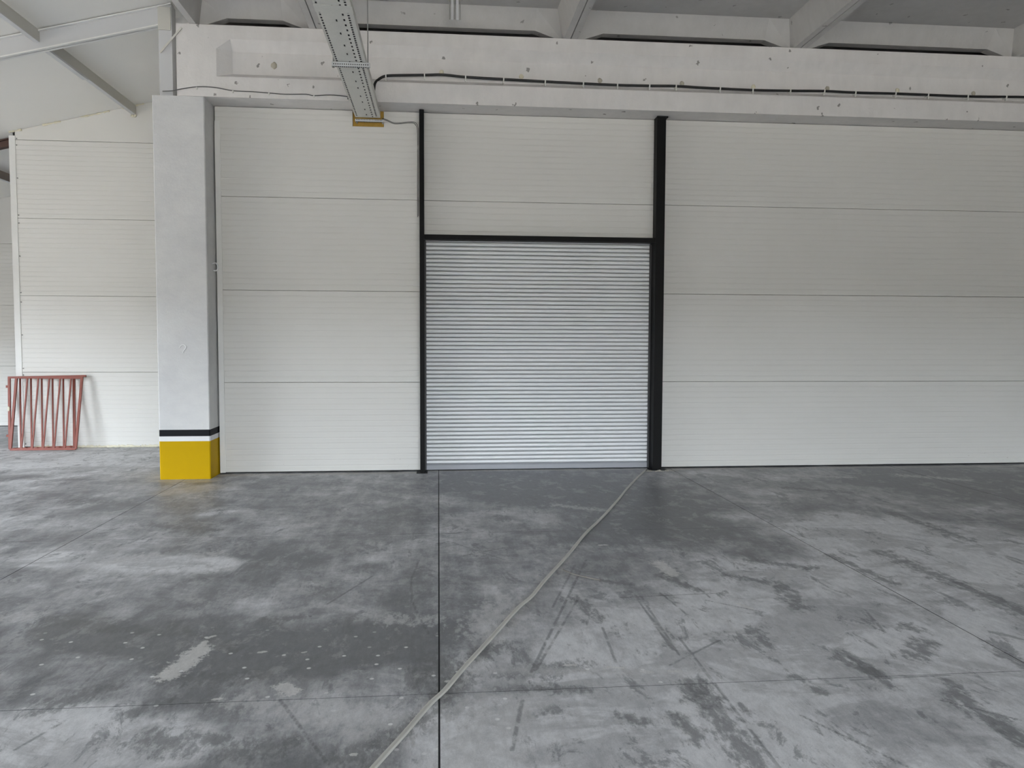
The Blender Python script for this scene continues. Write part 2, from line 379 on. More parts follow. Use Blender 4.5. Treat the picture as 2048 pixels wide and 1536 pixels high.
# floor: joint bed + one slab for every saw-cut field
bm = bm_new(); box(bm, ROOM_X0-.3, ROOM_X1+.3, ROOM_Y0-.3, ROOM_Y1+.3, -.30, -.006)
floor = struct(obj('floor', bm, M['backing']))
def floor_slab(x0, x1, y0, y1):
    near = -3.1 < x0 and x1 < 6.1 and .4 < y0 < 6 and y1 > 3
    seen = -9.1 < x0 and x1 < 9.1 and y0 > .4
    st = .014 if near else (.04 if seen else .5)
    nx, ny = max(2, int((x1-x0)/st)), max(2, int((y1-y0)/st))
    gx, gy = np.meshgrid(np.linspace(x0, x1, nx), np.linspace(y0, y1, ny))
    X, Yv = gx.ravel().astype(np.float32), gy.ravel().astype(np.float32); n = nx*ny
    co = np.zeros((n+4, 3), np.float32); co[:n, 0] = X; co[:n, 1] = Yv
    co[n:] = [(x0, y0, -.25), (x1, y0, -.25), (x1, y1, -.25), (x0, y1, -.25)]
    i = (np.arange(ny-1)[:, None]*nx+np.arange(nx-1)[None, :]).ravel()
    quads = np.stack([i, i+1, i+1+nx, i+nx], 1)
    e = [0, nx-1, n-1, n-nx]; sides = [list(range(nx-1, -1, -1))+[n, n+1], [k*nx+nx-1 for k in range(ny-1, -1, -1)]+[n+1, n+2],
         list(range(n-nx, n))+[n+2, n+3], [k*nx for k in range(ny)]+[n+3, n], [n+3, n+2, n+1, n]]
    me = bpy.data.meshes.new('floor_slab')
    loops = np.concatenate([quads.ravel()]+[np.array(q) for q in sides]).astype(np.int32)
    tot = np.array([4]*len(quads)+[len(q) for q in sides], np.int32); start = np.concatenate([[0], np.cumsum(tot)[:-1]]).astype(np.int32)
    me.vertices.add(n+4); me.vertices.foreach_set('co', co.ravel())
    me.loops.add(len(loops)); me.loops.foreach_set('vertex_index', loops)
    me.polygons.add(len(tot)); me.polygons.foreach_set('loop_start', start); me.polygons.foreach_set('loop_total', tot)
    me.update(calc_edges=True); me.validate(); me.shade_flat()
    a = np.full((n+4, 4), -1.5, np.float32); b = np.zeros((n+4, 4), np.float32); b[:, 1:] = -1.5
    if seen:
        for k, key in enumerate(('dark', 'pale', 'plaster', 'line')): a[:n, k] = wear_light_field(X, Yv, key)
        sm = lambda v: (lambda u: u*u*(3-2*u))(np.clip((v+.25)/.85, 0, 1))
        b[:n, 0] = sm(wear_light_field(X, Yv, 'painted_light_zone'))-sm(wear_light_field(X, Yv, 'painted_dim_zone'))
        b[:n, 1] = wear_light_field(X, Yv, 'drip'); b[:n, 2] = wear_light_field(X, Yv, 'dust')
    for nm, v in (('wear_a', a), ('wear_light_b', b)):
        at = me.attributes.new(nm, 'FLOAT_COLOR', 'POINT'); at.data.foreach_set('color', v.ravel())
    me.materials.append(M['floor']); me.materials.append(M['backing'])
    for k in range(1, 6): me.polygons[len(me.polygons)-k].material_index = 1
    o = bpy.data.objects.new('floor_slab', me); C.objects.link(o); o.parent = floor
xs = [ROOM_X0-.3, -9, -6, -3, 0, 3, 6, 9, 12, ROOM_X1+.3]
ys_main = [ROOM_Y0-.3, -8.7, -5.63, -2.56, .51, 3.581, 6.651, 9.62, 12.7, ROOM_Y1+.3]
for i in range(len(xs)-1):
    for j in range(len(ys_main)-1):
        x0, x1, y0, y1 = xs[i], xs[i+1], ys_main[j], ys_main[j+1]
        if x0 >= -3:
            if y0 > 9: continue
            if y0 > 6: y1 = 10.2
        gx0 = .0042 if x0 == 0 else .0026; gx1 = .0042 if x1 == 0 else .0026
        gy = .0015
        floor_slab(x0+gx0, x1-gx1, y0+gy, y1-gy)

# panels with shallow line profiling
def panel_profile(yf, z0, z1, n, thick=.09, gap=.0020):
    pr = [(yf+thick, z0+gap), (yf+.003, z0+gap), (yf, z0+gap+.003)]
    step = (z1-z0)/n
    for k in range(1, n):
        z = z0 + k*step
        pr += [(yf, z-.008), (yf+.0024, z-.004), (yf+.0024, z+.004), (yf, z+.008)]
    pr += [(yf, z1-gap-.003), (yf+.003, z1-gap), (yf+thick, z1-gap)]
    return pr
def panel(parent, x0, x1, yf, z0, z1, n=16):
    bm = bm_new(); prism(bm, panel_profile(yf, z0, z1, n), 'x', x0, x1)
    return obj('panel', bm, M['panel'], parent)

# main back wall
bm = bm_new()
box(bm, -3.2, -.17, D+.110, D+.14, -.01, 4.6); box(bm, 2.74, ROOM_X1, D+.110, D+.14, -.01, 4.6); box(bm, -.17, 2.74, D+.110, D+.14, 3.04, 4.6)
wall = struct(obj('wall_back', bm, M['backing']))
HX0, HX1, HZ0 = -1.045, -.664, 4.285      # rough hole cut for the cable tray
for k in range(4):
    z0 = .018 if k == 0 else k*PH
    z1 = (k+1)*PH if k < 3 else 4.475
    nn = 16
    if k == 3:
        bm = bm_new()
        prism(bm, panel_profile(D, z0, HZ0, 12), 'x', -2.685, -.205)
        for a, b in ((-2.685, HX0), (HX1, -.205)): prism(bm, panel_profile(D, HZ0-.007, z1, 3), 'x', a, b)
        obj('panel', bm, M['panel'], wall)
    else:
        panel(wall, -2.685, -.205, D, z0, z1, nn)
    panel(wall, 2.80, 8.80, D, z0, z1, nn)
    panel(wall, 8.806, ROOM_X1, D, z0, z1, nn)
panel(wall, -.198, 2.795, D+.012, 2.95, 3*PH, 6)
panel(wall, -.198, 2.795, D+.012, 3*PH, 4.475, 15)
bm = bm_new()                                    # corner angle between wall and column
prism(bm, [(-2.688, D-.012), (-2.625, D-.012), (-2.625, D-.001), (-2.676, D-.001), (-2.676, D+.09), (-2.688, D+.09)], 'z', .015, 4.30)
struct(obj('trim_1', bm, M['trim']))
bm = bm_new(); box(bm, HX0+.004, HX1-.004, D+.022, D+.105, HZ0+.003, 4.478)
wool = obj('insulation_plug', bm, M['wool'], wall)

# recessed wall of the side aisle
bm = bm_new()
def sloped(bm, x0, x1, y0, y1, z0, off=0.0):
    prism(bm, [(x0, z0), (x1, z0), (x1, roof_z(x1)-off), (x0, roof_z(x0)-off)], 'y', y0, y1)
sloped(bm, -6.36, -3.3, AW+.062, AW+.10, .0)
awall = struct(obj('wall_recess', bm, M['backing']))
AP = 1.160
for k in range(4):
    panel(awall, -6.30, -3.32, AW, .02 if k == 0 else k*AP, (k+1)*AP, 16).scale
bm = bm_new(); sloped(bm, -6.30, -3.32, AW, AW+.06, 4*AP+.0035, .004); obj('panel', bm, M['panel'], awall)
bm = bm_new(); prism(bm, [(-6.385, AW-.008), (-6.296, AW-.008), (-6.296, AW-.001), (-6.373, AW-.001), (-6.373, AW+.12), (-6.385, AW+.12)], 'z', .01, 4.70)
struct(obj('trim_2', bm, M['trim']))
scr = None
for (px, py) in ((33, 277), (33, 290), (34, 356), (35, 430), (36, 446), (37, 512), (38, 585), (39, 604), (41, 670), (42, 737), (42, 750), (44, 815), (46, 888)):
    p = onY(px, py, AW)
    if scr is None:
        bm = bm_new(); bmesh.ops.create_cone(bm, cap_ends=True, segments=8, radius1=.011, radius2=.008, depth=.010)
        bmesh.ops.rotate(bm, verts=bm.verts, matrix=Matrix.Rotation(math.pi/2, 3, 'X')); scr = obj('screw', bm, M['rod'], awall); o = scr
    else: o = dup(scr, None, awall)
    o.location = (max(p.x, -6.282), AW-.004, p.z)
def lumpy(bm, path, r, seed, n=7):
    rnd = random.Random(seed); rings = []; N = len(path)
    for i, p in enumerate(path):
        d = (path[min(N-1, i+1)]-path[max(0, i-1)]).normalized(); s = d.cross(Vector((0, 1, 0))).normalized()
        rr = r*rnd.uniform(.45, 1.5); off = Vector((0, -rr*.25, rnd.uniform(-.3, .3)*r))
        rings.append([bm.verts.new(p+off+s*(math.cos(2*math.pi*k/n)*rr*rnd.uniform(.75, 1.2))+Vector((0, 1, 0))*(math.sin(2*math.pi*k/n)*rr*.7)) for k in range(n)])
    for i in range(N-1):
        for k in range(n): bm.faces.new((rings[i][k], rings[i][(k+1) % n], rings[i+1][(k+1) % n], rings[i+1][k]))
    bm.faces.new(rings[0][::-1]); bm.faces.new(rings[-1])
bm = bm_new(); lumpy(bm, [Vector((-6.15+i*.022, AW-.002, .016)) for i in range(128)], .017, 3)
obj('foam_bead', bm, M['foam'], awall, True)
for a, b, s in ((-6.38, -6.18, 5), (-5.9, -5.62, 6), (-5.35, -4.9, 8), (-4.75, -4.4, 9)):
    n = int((b-a)/.02); bm = bm_new()
    lumpy(bm, [Vector((a+i*.02, AW-.002, roof_z(a+i*.02)-.012)) for i in range(n)], .013 if s < 8 else .010, s)
    obj('foam_bead', bm, M['foam'], awall, True)

# closing walls
bm = bm_new(); prism(bm, [(10.135, 0), (ROOM_Y1+.2, 0), (ROOM_Y1+.2, roof_z(-3.3)), (10.135, roof_z(-3.3))], 'x', -3.30, -3.20)
struct(obj('wall_return', bm, M['outer']))
bm = bm_new(); sloped(bm, ROOM_X0-.2, -3.2, ROOM_Y1+.06, ROOM_Y1+.2, 0)
fwall = struct(obj('wall_far', bm, M['backing']))
for k in range(3): panel(fwall, ROOM_X0, -3.3, ROOM_Y1, .015 if k == 0 else k*1.155, (k+1)*1.155, 16)
bm = bm_new(); sloped(bm, ROOM_X0, -3.3, ROOM_Y1, ROOM_Y1+.05, 3*1.155+.0035, .004); obj('panel', bm, M['panel'], fwall)
bm = bm_new()                                    # left wall with its daylight opening
_, a0, a1, z0, z1 = OPENINGS[0]; zt = roof_z(ROOM_X0)+.05
box(bm, ROOM_X0-.2, ROOM_X0, ROOM_Y0-.2, a0, 0, zt); box(bm, ROOM_X0-.2, ROOM_X0, a0, a1, z1, zt)
_, b0, b1, _, bz = OPENINGS[2]
box(bm, ROOM_X0-.2, ROOM_X0, a1, b0, 0, zt); box(bm, ROOM_X0-.2, ROOM_X0, b1, ROOM_Y1+.2, 0, zt); box(bm, ROOM_X0-.2, ROOM_X0, b0, b1, bz, zt)
struct(obj('wall_left', bm, M['outer']))
bm = bm_new(); _, a0, a1, z0, z1 = OPENINGS[1]
box(bm, ROOM_X0-.2, a0, ROOM_Y0-.2, ROOM_Y0, 0, 6.2); box(bm, a1, ROOM_X1+.2, ROOM_Y0-.2, ROOM_Y0, 0, 6.2); box(bm, a0, a1, ROOM_Y0-.2, ROOM_Y0, z1, 6.2)
struct(obj('wall_front', bm, M['outer']))
bm = bm_new(); box(bm, ROOM_X1, ROOM_X1+.2, ROOM_Y0-.2, 10.3, 0, 6.0); struct(obj('wall_right', bm, M['outer']))

# yard outside the openings
bm = bm_new(); box(bm, -70, 70, -80, 90, -.62, -.32); struct(obj('yard_ground', bm, M['ground']))

# unseen blocks added across the yard to cut down the sky seen through the openings
bm = bm_new(); box(bm, -60, 60, -55, -53, -.32, 8.0); struct(obj('added_sky_blocker', bm, M['sky_blocker']))
bm = bm_new(); box(bm, -42, -40, -45, 60, -.32, 5.6); struct(obj('added_sky_blocker', bm, M['sky_blocker']))

# hall roof: ribbed precast slabs resting on the beam
bm = bm_new(); box(bm, -2.90, ROOM_X1+.2, ROOM_Y0-.2, 10.3, 5.76, 5.95)
ceiling = struct(obj('ceiling', bm, M['slab']))
SY1, SY0 = 9.84, ROOM_Y0
def rib_slab(x0, x1):
    bm = bm_new(); g = .006; x0 += g; x1 -= g
    RB, RT_, TOP = .075, .16, 5.76; SOF = 5.64
    # deck
    box(bm, x0, x1, SY0, SY1, SOF, TOP)
    # long ribs with draft
    prism(bm, [(x0, BZ1+.004), (x0+RB, BZ1+.004), (x0+RT_, SOF), (x0, SOF)], 'y', SY0, SY1)
    prism(bm, [(x1, BZ1+.004), (x1, SOF), (x1-RT_, SOF), (x1-RB, BZ1+.004)], 'y', SY0, SY1)
    # cross ribs: the end one carries haunches into the corners
    def cross(yc, zb, wb, wt, haunch):
        a, b = x0+RB, x1-RB; h = min(.34, (b-a)*.25)
        line = [(a, BZ1+.012), (a+h, zb), (b-h, zb), (b, BZ1+.012)] if haunch else [(a, zb), (b, zb)]
        n = len(line)
        f0 = [bm.verts.new((x, yc-wb/2, z)) for x, z in line]; f1 = [bm.verts.new((x, yc+wb/2, z)) for x, z in line]
        t0 = [bm.verts.new((x, yc-wt, SOF)) for x, z in line]; t1 = [bm.verts.new((x, yc+wb/2, SOF)) for x, z in line]
        for i in range(n-1):
            bm.faces.new((f0[i], f0[i+1], f1[i+1], f1[i])); bm.faces.new((t0[i], t0[i+1], f0[i+1], f0[i])); bm.faces.new((f1[i], f1[i+1], t1[i+1], t1[i]))
        bm.faces.new((f0[0], f1[0], t1[0], t0[0])); bm.faces.new((t0[-1], t1[-1], f1[-1], f0[-1])); bm.faces.new(t0[::-1]+t1) if False else None
        for i in range(n-1): bm.faces.new((t0[i], t1[i], t1[i+1], t0[i+1]))
    cross(9.71, 5.425, .12, .20, True)
    y = 8.0
    while y > SY0+1: cross(y, 5.47, .09, .13, False); y -= 1.65
    return obj('roof_slab', bm, M['slab'], ceiling)
SX = [-2.865, -1.42, 1.60, 4.49, 7.46, 10.45, ROOM_X1+.1]
for a, b in zip(SX[:-1], SX[1:]): rib_slab(a, b)

# roof of the side aisle
bm = bm_new(); prism(bm, [(ROOM_X0-.3, roof_z(ROOM_X0-.3)), (-2.875, roof_z(-2.875)), (-2.875, roof_z(-2.875)+.14), (ROOM_X0-.3, roof_z(ROOM_X0-.3)+.14)], 'y', ROOM_Y0-.2, ROOM_Y1+.2)
aroof = struct(obj('ceiling', bm, M['aisle_roof']))
bm = bm_new(); box(bm, -3.25, -2.87, 10.02, 10.2, 4.47, 5.9); struct(obj('trim_3', bm, M['trim']))
bm = bm_new(); box(bm, -2.9, ROOM_X1+.2, 10.14, 10.3, 4.4, 5.95); struct(obj('wall_upper', bm, M['outer']))

# ================================================================== THINGS
# painted concrete column
col = empty('concrete_column', (-2.997, 9.83, 0))
CX0, CX1, CY0, CY1 = -3.290, -2.706, 9.530, 10.13
def cpart(name, z0, z1, mat, grow=0.0, bev=.010):
    bm = bm_new(); x0, x1, y0, y1 = CX0-grow, CX1+grow, CY0-grow, CY1
    prism(bm, [(x0+bev, y0), (x1-bev, y0), (x1, y0+bev), (x1, y1), (x0, y1), (x0, y0+bev)], 'z', z0, z1)
    return keep(obj(name, bm, mat), col)
cpart('shaft', .592, 4.478, M['column'])
cpart('black_band', .514, .592, M['stripe'], .0005)
cpart('white_band', .455, .514, M['white'], .0005)
cpart('yellow_base', .0, .455, M['yellow'], .0005)
# plaster scar shaped like a question mark on the front
sc_pts = [onY(x, y, CY0-.002) for x, y in ((359, 696), (362, 691), (367, 689), (371, 692), (371, 697), (367, 702), (366, 706))]
bm = bm_new(); sweep(bm, smooth_path(sc_pts, 3), [(-.007, -.004), (.007, -.004), (.005, .004), (-.005, .004)], Vector((0, -1, 0)))
keep(obj('plaster_scar', bm, M['white']), col)
hk = [onY(x, y, 9.70) for x, y in ((424, 527), (431, 526), (435, 530), (436, 536), (433, 541), (427, 541))]
hk = [Vector((max(p.x, CX1+.002), 9.70, p.z)) for p in hk]
bm = bm_new(); tube(bm, smooth_path(hk, 4), .008, 8, Vector((0, 1, 0)))
keep(obj('wall_hook', bm, M['white'], None, True), col)
for (px, py) in ((421, 526), (422, 540), (430, 537), (433, 690), (429, 770)):
    pass
tag(col, 'square white concrete column with yellow base and black band', 'column')

# precast beam over the panel wall
def beam_section(bm, x0, x1, solid):
    if solid: pr = [(9.53, BZ0), (9.53, BZ1), (10.13, BZ1), (10.13, BZ0)]
    else: pr = [(9.53, BZ0), (9.53, 4.715), (9.600, 4.775), (9.600, 5.03), (9.53, 5.145), (9.53, BZ1), (10.13, BZ1), (10.13, BZ0)]
    prism(bm, pr, 'x', x0, x1)
bm = bm_new()
# end block flows into the recessed web through a short splay
secs = [(-3.005, 0.0), (-2.56, 0.0), (-2.40, .095), (ROOM_X1, .095)]
rings = []
for x, dpt in secs:
    pr = [(9.53, BZ0), (9.53, 4.715), (9.53+dpt, 4.715+.06*(dpt/.095)), (9.53+dpt, 5.145-.115*(dpt/.095)), (9.53, 5.145), (9.53, BZ1), (10.13, BZ1), (10.13, BZ0)]
    if dpt == 0: pr[2] = (9.53, 4.775); pr[3] = (9.53, 5.03)
    rings.append([bm.verts.new((x, a, b)) for a, b in pr])
for i in range(len(rings)-1):
    n = len(rings[0])
    for k in range(n): bm.faces.new((rings[i][k], rings[i][(k+1) % n], rings[i+1][(k+1) % n], rings[i+1][k]))
bm.faces.new(rings[0][::-1]); bm.faces.new(rings[-1])
beam = obj('concrete_beam', bm, M['beam'])
tag(beam, 'long white precast concrete beam with recessed web above the panel wall', 'beam')
pl0 = None
for k, (px, py) in enumerate(((883, 145), (1043, 153), (1200, 161), (1364, 167), (1507, 174), (1655, 177), (1795, 181), (1947, 187), (548, 131))):
    p = onY(px, py, 9.62); rnd = random.Random(k)
    bm = bm_new(); bmesh.ops.create_icosphere(bm, subdivisions=2, radius=.030 if k < 8 else .038)
    for v in bm.verts: v.co = Vector((v.co.x*rnd.uniform(.85, 1.1), v.co.y*.35, v.co.z*rnd.uniform(.9, 1.2)))
    o = obj('hole_plug', bm, M['foam'] if k in (0, 1, 4, 6) else M['plug'], beam, True); o.location = (p.x, 9.623, p.z)

# steel stub standing on the column and the aisle rafter
bm = bm_new(); box(bm, -3.225, -3.075, 9.60, 9.74, 4.48, 5.53)
stub = obj('stub', bm, M['steelwhite'])
raf = empty('roof_rafter', (-3.2, 9.60, 5.3))
keep(stub, raf)
def rafter(name_prefix, y0, x0, x1, depth, mat, parent, flange=True):
    bm = bm_new(); zt = lambda x: roof_z(x)-.012
    prism(bm, [(x0, zt(x0)-depth), (x1, zt(x1)-depth), (x1, zt(x1)), (x0, zt(x0))], 'y', y0+.035, y0+.055)
    o1 = obj('web', bm, mat)
    bm = bm_new()
    for dz0, dz1 in ((-depth, -depth+.014), (-.014, 0)):
        prism(bm, [(x0, zt(x0)+dz0), (x1, zt(x1)+dz0), (x1, zt(x1)+dz1), (x0, zt(x0)+dz1)], 'y', y0-.005, y0+.095)
    o2 = obj('flanges', bm, M['flange'] if mat is M['steelwhite'] else mat)
    keep(o1, parent); keep(o2, parent)
rafter('a', 9.60, ROOM_X0, -3.08, .225, M['steelwhite'], raf)
bm = bm_new(); box(bm, -3.224, -3.082, 9.582, 9.594, 5.24, 5.50); keep(obj('end_plate', bm, M['steelpale']), raf)
tag(raf, 'white painted sloping steel rafter ending on the column head', 'rafter')
p, q = onY(320, 105, 9.585), onY(363, 55, 9.50)
bm = bm_new(); bar(bm, p, q, .022, .006, Vector((0, 1, 0)))
o = obj('steel_strap', bm, M['steelpale']); tag(o, 'short flat strap slanting from the stub above the column to the beam end', 'strap')
# primer-brown rafter behind the recessed wall
raf2 = empty('roof_rafter', (-8, 12.75, 4.5)); rafter('b', 12.72, ROOM_X0, -6.42, .12, M['rust'], raf2)
tag(raf2, 'dark brown unpainted rafter peeping out behind the recessed wall', 'rafter')
# purlins
def purlin(X, y0, y1, mat, label, h=.135):
    r = empty('roof_purlin', (X, (y0+y1)/2, roof_z(X)-.1)); z = roof_z(X)-.008
    bm = bm_new(); box(bm, X-.008, X, y0, y1, z-h, z); keep(obj('web', bm, mat), r)
    bm = bm_new(); box(bm, X-.060, X, y0, y1, z-h-.006, z-h); keep(obj('lower_flange', bm, M['steelwhite']), r)
    return tag(r, label, 'purlin')
purlin(-4.550, -2, 9.63, M['steelpale'], 'pale steel purlin running toward the viewer in front of the rafter')
p2 = purlin(-4.550, 9.66, AW-.004, M['steelpale'], 'pale steel purlin running from the rafter back to the recessed wall')
bm = bm_new(); box(bm, -4.628, -4.560, 9.7, 10.9, roof_z(-4.55)-.008-.150, roof_z(-4.55)-.008-.142); keep(obj('splice_plate', bm, M['steelwhite']), p2)
purlin(-7.36, 12.85, ROOM_Y1, M['brownpale'], 'brownish purlin above the passage left of the recessed wall')
bm = bm_new(); lumpy(bm, [Vector((-4.62+i*.012, AW-.006, 5.045+random.uniform(-.012, .012))) for i in range(7)], .022, 21)
obj('foam_bead', bm, M['foam'], awall, True)

# black steel frame round the shutter
frame = empty('door_frame', (1.3, 9.8, 0))
PF = 9.755                                      # front of the posts
def fpart(name, bm, mat=None): return keep(obj(name, bm, mat or M['black']), frame)
bm = bm_new(); box(bm, -.229, -.172, PF, 9.99, .010, 4.472); fpart('post', bm)
bm = bm_new(); box(bm, 2.742, 2.856, PF, 9.99, .010, 4.460); fpart('post', bm)
bm = bm_new(); box(bm, -.172, 2.742, PF+.012, 9.90, 2.905, 2.965); fpart('lintel', bm)
bm = bm_new(); box(bm, 2.738, 2.878, PF-.02, D-.002, 4.460, 4.476); fpart('cap_plate', bm)
bm = bm_new(); box(bm, -.275, -.140, PF-.03, D-.002, .001, .010); fpart('base_plate', bm)
bm = bm_new(); box(bm, 2.70, 2.92, PF-.03, D-.002, .001, .010); fpart('base_plate', bm)
tag(frame, 'black steel frame around the roller shutter, its posts rising to the beam', 'door frame')

# roller shutter
SHY = 9.955; SX0, SX1 = -.158, 2.722; PITCH_S = .0522; BARH = .068
door = struct(empty('door_1', (1.28, SHY, 0)), 'closed grey aluminium roller shutter in a black steel frame')
bm = bm_new(); prof = []
for k in range(9):                               # convex lath with a hooked foot
    a = k/8; z = .0034+a*(PITCH_S-.0068); prof.append((-.016*math.sin(math.pi*a)**.6, z))
front = [(SHY+.006+p, z) for p, z in prof]
pr = [(SHY+.027, .0034)] + front + [(SHY+.027, PITCH_S-.0034)]
prism(bm, pr, 'x', SX0, SX1)
slat0 = obj('slat', bm, M['shutter']); keep(slat0, door)
NS = 55
for i in range(NS):
    z = BARH + .012 + i*PITCH_S
    if i == 0: slat0.location = (0, 0, z); continue
    o = slat0.copy(); C.objects.link(o); o.location = (0, 0, z)
bm = bm_new(); prism(bm, [(SHY-.010, .010), (SHY-.012, BARH-.004), (SHY-.004, BARH+.014), (SHY+.016, BARH+.014), (SHY+.016, .010)], 'x', SX0, SX1)
keep(obj('bottom_bar', bm, M['shutterbar']), door)
bm = bm_new(); box(bm, SX0, SX1, SHY-.004, SHY+.014, .001, .010); keep(obj('rubber_seal', bm, M['stripe']), door)
for s, x in ((-1, SX0), (1, SX1)):
    bm = bm_new()
    if s < 0: box(bm, -.171, x+.006, SHY-.022, SHY-.016, .012, 2.90); box(bm, -.171, -.167, SHY-.016, SHY+.03, .012, 2.90)
    else: box(bm, x-.008, 2.741, SHY-.022, SHY-.016, .012, 2.90); box(bm, 2.737, 2.741, SHY-.016, SHY+.03, .012, 2.90)
    keep(obj('guide_rail', bm, M['guide']), door)
bm = bm_new(); box(bm, -.172, 2.742, SHY+.028, SHY+.05, .0, 3.05); keep(obj('back_cover', bm, M['backing']), door)

# perforated cable tray
TX0, TX1, TZ, TY0, TY1 = -1.003, -.700, 4.368, 3.0, 9.80
tray = empty('cable_tray', (-.85, 6.4, TZ))
bm = bm_new()
rows = [(.018, .015, .034, .022), (.140, .012, .045, .170), (.205, .015, .040, .050), (.250, .018, .030, .020)]   # offset, width, hole length, pause
xcuts = [0.0]
def strip(x0, x1, y0, y1): bm.faces.new([bm.verts.new((x, y, TZ)) for x, y in ((x0, y0), (x1, y0), (x1, y1), (x0, y1))])
x = TX0
rr = random.Random(4)
for off, wd, hl, pa in rows:
    strip(x, TX0+off, TY0, TY1); y = TY0
    while y < TY1-.08:
        e = min(y+pa*rr.choice((1, 1, 1, 1.4)), TY1); strip(TX0+off, TX0+off+wd, y, e); y = e+hl
    strip(TX0+off, TX0+off+wd, y-hl if y > TY1 else y, TY1) if y < TY1 else None
    x = TX0+off+wd
strip(x, TX1, TY0, TY1)
keep(obj('perforated_base', bm, M['galv']), tray)
for xa, xb in ((TX0, TX0+.0015), (TX1-.0015, TX1)):
    bm = bm_new(); box(bm, xa, xb, TY0, TY1, TZ, TZ+.060); keep(obj('side_flange', bm, M['galv']), tray)
bm = bm_new(); box(bm, TX0-.002, TX1+.002, TY0, TY1, TZ+.060, TZ+.062); keep(obj('lid', bm, M['galv']), tray)
for yj in (6.60,):
    bm = bm_new(); box(bm, TX0-.004, TX1+.004, yj, yj+.14, TZ-.003, TZ-.0005); keep(obj('joint_plate', bm, M['galv']), tray)
bm = bm_new()
for k in range(8): tube(bm, [Vector((TX0+.024+k*.036, TY0+.01, TZ+.022)), Vector((TX0+.024+k*.036, TY1-.01, TZ+.022))], .0178, 8)
keep(obj('power_cables', bm, M['cable']), tray)
tag(tray, 'galvanised perforated cable tray hanging below the ceiling toward the wall', 'cable tray')
# trapeze hanger and the strut at the wall
def strut_bar(parent, x0, x1, y, z, h=.041, d=.030):
    bm = bm_new(); box(bm, x0, x1, y, y+d, z, z+h); b = keep(obj('strut', bm, M['strut']), parent)
    n = 16; st = (x1-x0-.04)/n
    bm = bm_new()
    for i in range(n+1):
        xc = x0+.02+i*st
        box(bm, xc-.006, xc+.006, y+.004, y+d-.004, z-.0012, z+.001)
        box(bm, xc-.004, xc+.004, y-.0012, y+.001, z+.014, z+.026)
    hs = keep(obj('slots', bm, M['hole']), parent); hs['kind'] = 'stuff'
hang = empty('trapeze_hanger', (-.85, 7.9, 4.3))
strut_bar(hang, -1.030, -.662, 7.885, 4.322)
for xr in (-1.015, -.682):
    bm = bm_new(); tube(bm, [Vector((xr, 7.90, 4.32)), Vector((xr, 7.90, 5.62))], .0055, 8, Vector((0, 1, 0))); keep(obj('threaded_rod', bm, M['rod'], None, True), hang)
    bm = bm_new(); bmesh.ops.create_cone(bm, cap_ends=True, segments=6, radius1=.013, radius2=.013, depth=.010)
    o = obj('nut', bm, M['rod']); o.location = (xr, 7.90, 4.316); keep(o, hang)
tag(hang, 'slotted strut hanger with threaded rods carrying the cable tray', 'hanger')
br = empty('strut_bracket', (-.85, 9.83, 4.33))
strut_bar(br, -1.005, -.662, 9.800, 4.322, .028, .03)
for xr in (-.992, -.676):
    bm = bm_new(); box(bm, xr-.008, xr+.008, 9.830, D+.02, 4.322, 4.345); keep(obj('arm', bm, M['strut']), br)
tag(br, 'slotted strut bracket under the tray end at the wall opening', 'bracket')

# cables on the beam
pts = [(749, 182), (751, 170), (757, 160), (768, 154), (783, 152), (850, 151), (885, 150.5), (931, 155), (1007, 159.5), (1090, 164), (1166, 168), (1234, 171), (1298, 172.5), (1351, 173), (1400, 176),
       (1440, 178), (1504, 181), (1579, 182.5), (1647, 183), (1709, 186), (1789, 188), (1854, 190.5), (1933, 193.5), (2010, 194.5), (2048, 195), (2200, 199)]
P3 = [onY(x, y, 9.582) for x, y in pts]
P3 = [Vector((p.x, 9.515 if p.z < 4.73 else 9.565, p.z)) for p in P3]
P3.insert(0, Vector((P3[0].x-.012, 9.510, P3[0].z-.11)))
P3 += [Vector((x, 9.585, P3[-1].z-.012*k)) for k, x in enumerate((10.5, 12.5, 13.9))]
cab = empty('power_cable', (0, 9.58, 4.7))
bm = bm_new(); tube(bm, smooth_path(P3, 5), .0150, 10); keep(obj('sheath', bm, M['cable'], None, True), cab)
for px in (772, 849, 931, 1007, 1090, 1166, 1234, 1298, 1351, 1439, 1504, 1579, 1647, 1709, 1789, 1854, 1933, 2010):
    py = next(a[1]+(b[1]-a[1])*(px-a[0])/(b[0]-a[0]) for a, b in zip(pts[3:], pts[4:]) if a[0] <= px <= b[0])
    p = onY(px, py, 9.582); zc = p.z
    bm = bm_new(); box(bm, p.x-.007, p.x+.007, 9.545, 9.626, zc-.019, zc+.019); box(bm, p.x-.005, p.x+.005, 9.55, 9.58, zc-.052, zc-.019)
    keep(obj('clip', bm, M['clip']), cab)
tag(cab, 'thick black cable clipped along the white beam from the cable tray', 'cable')

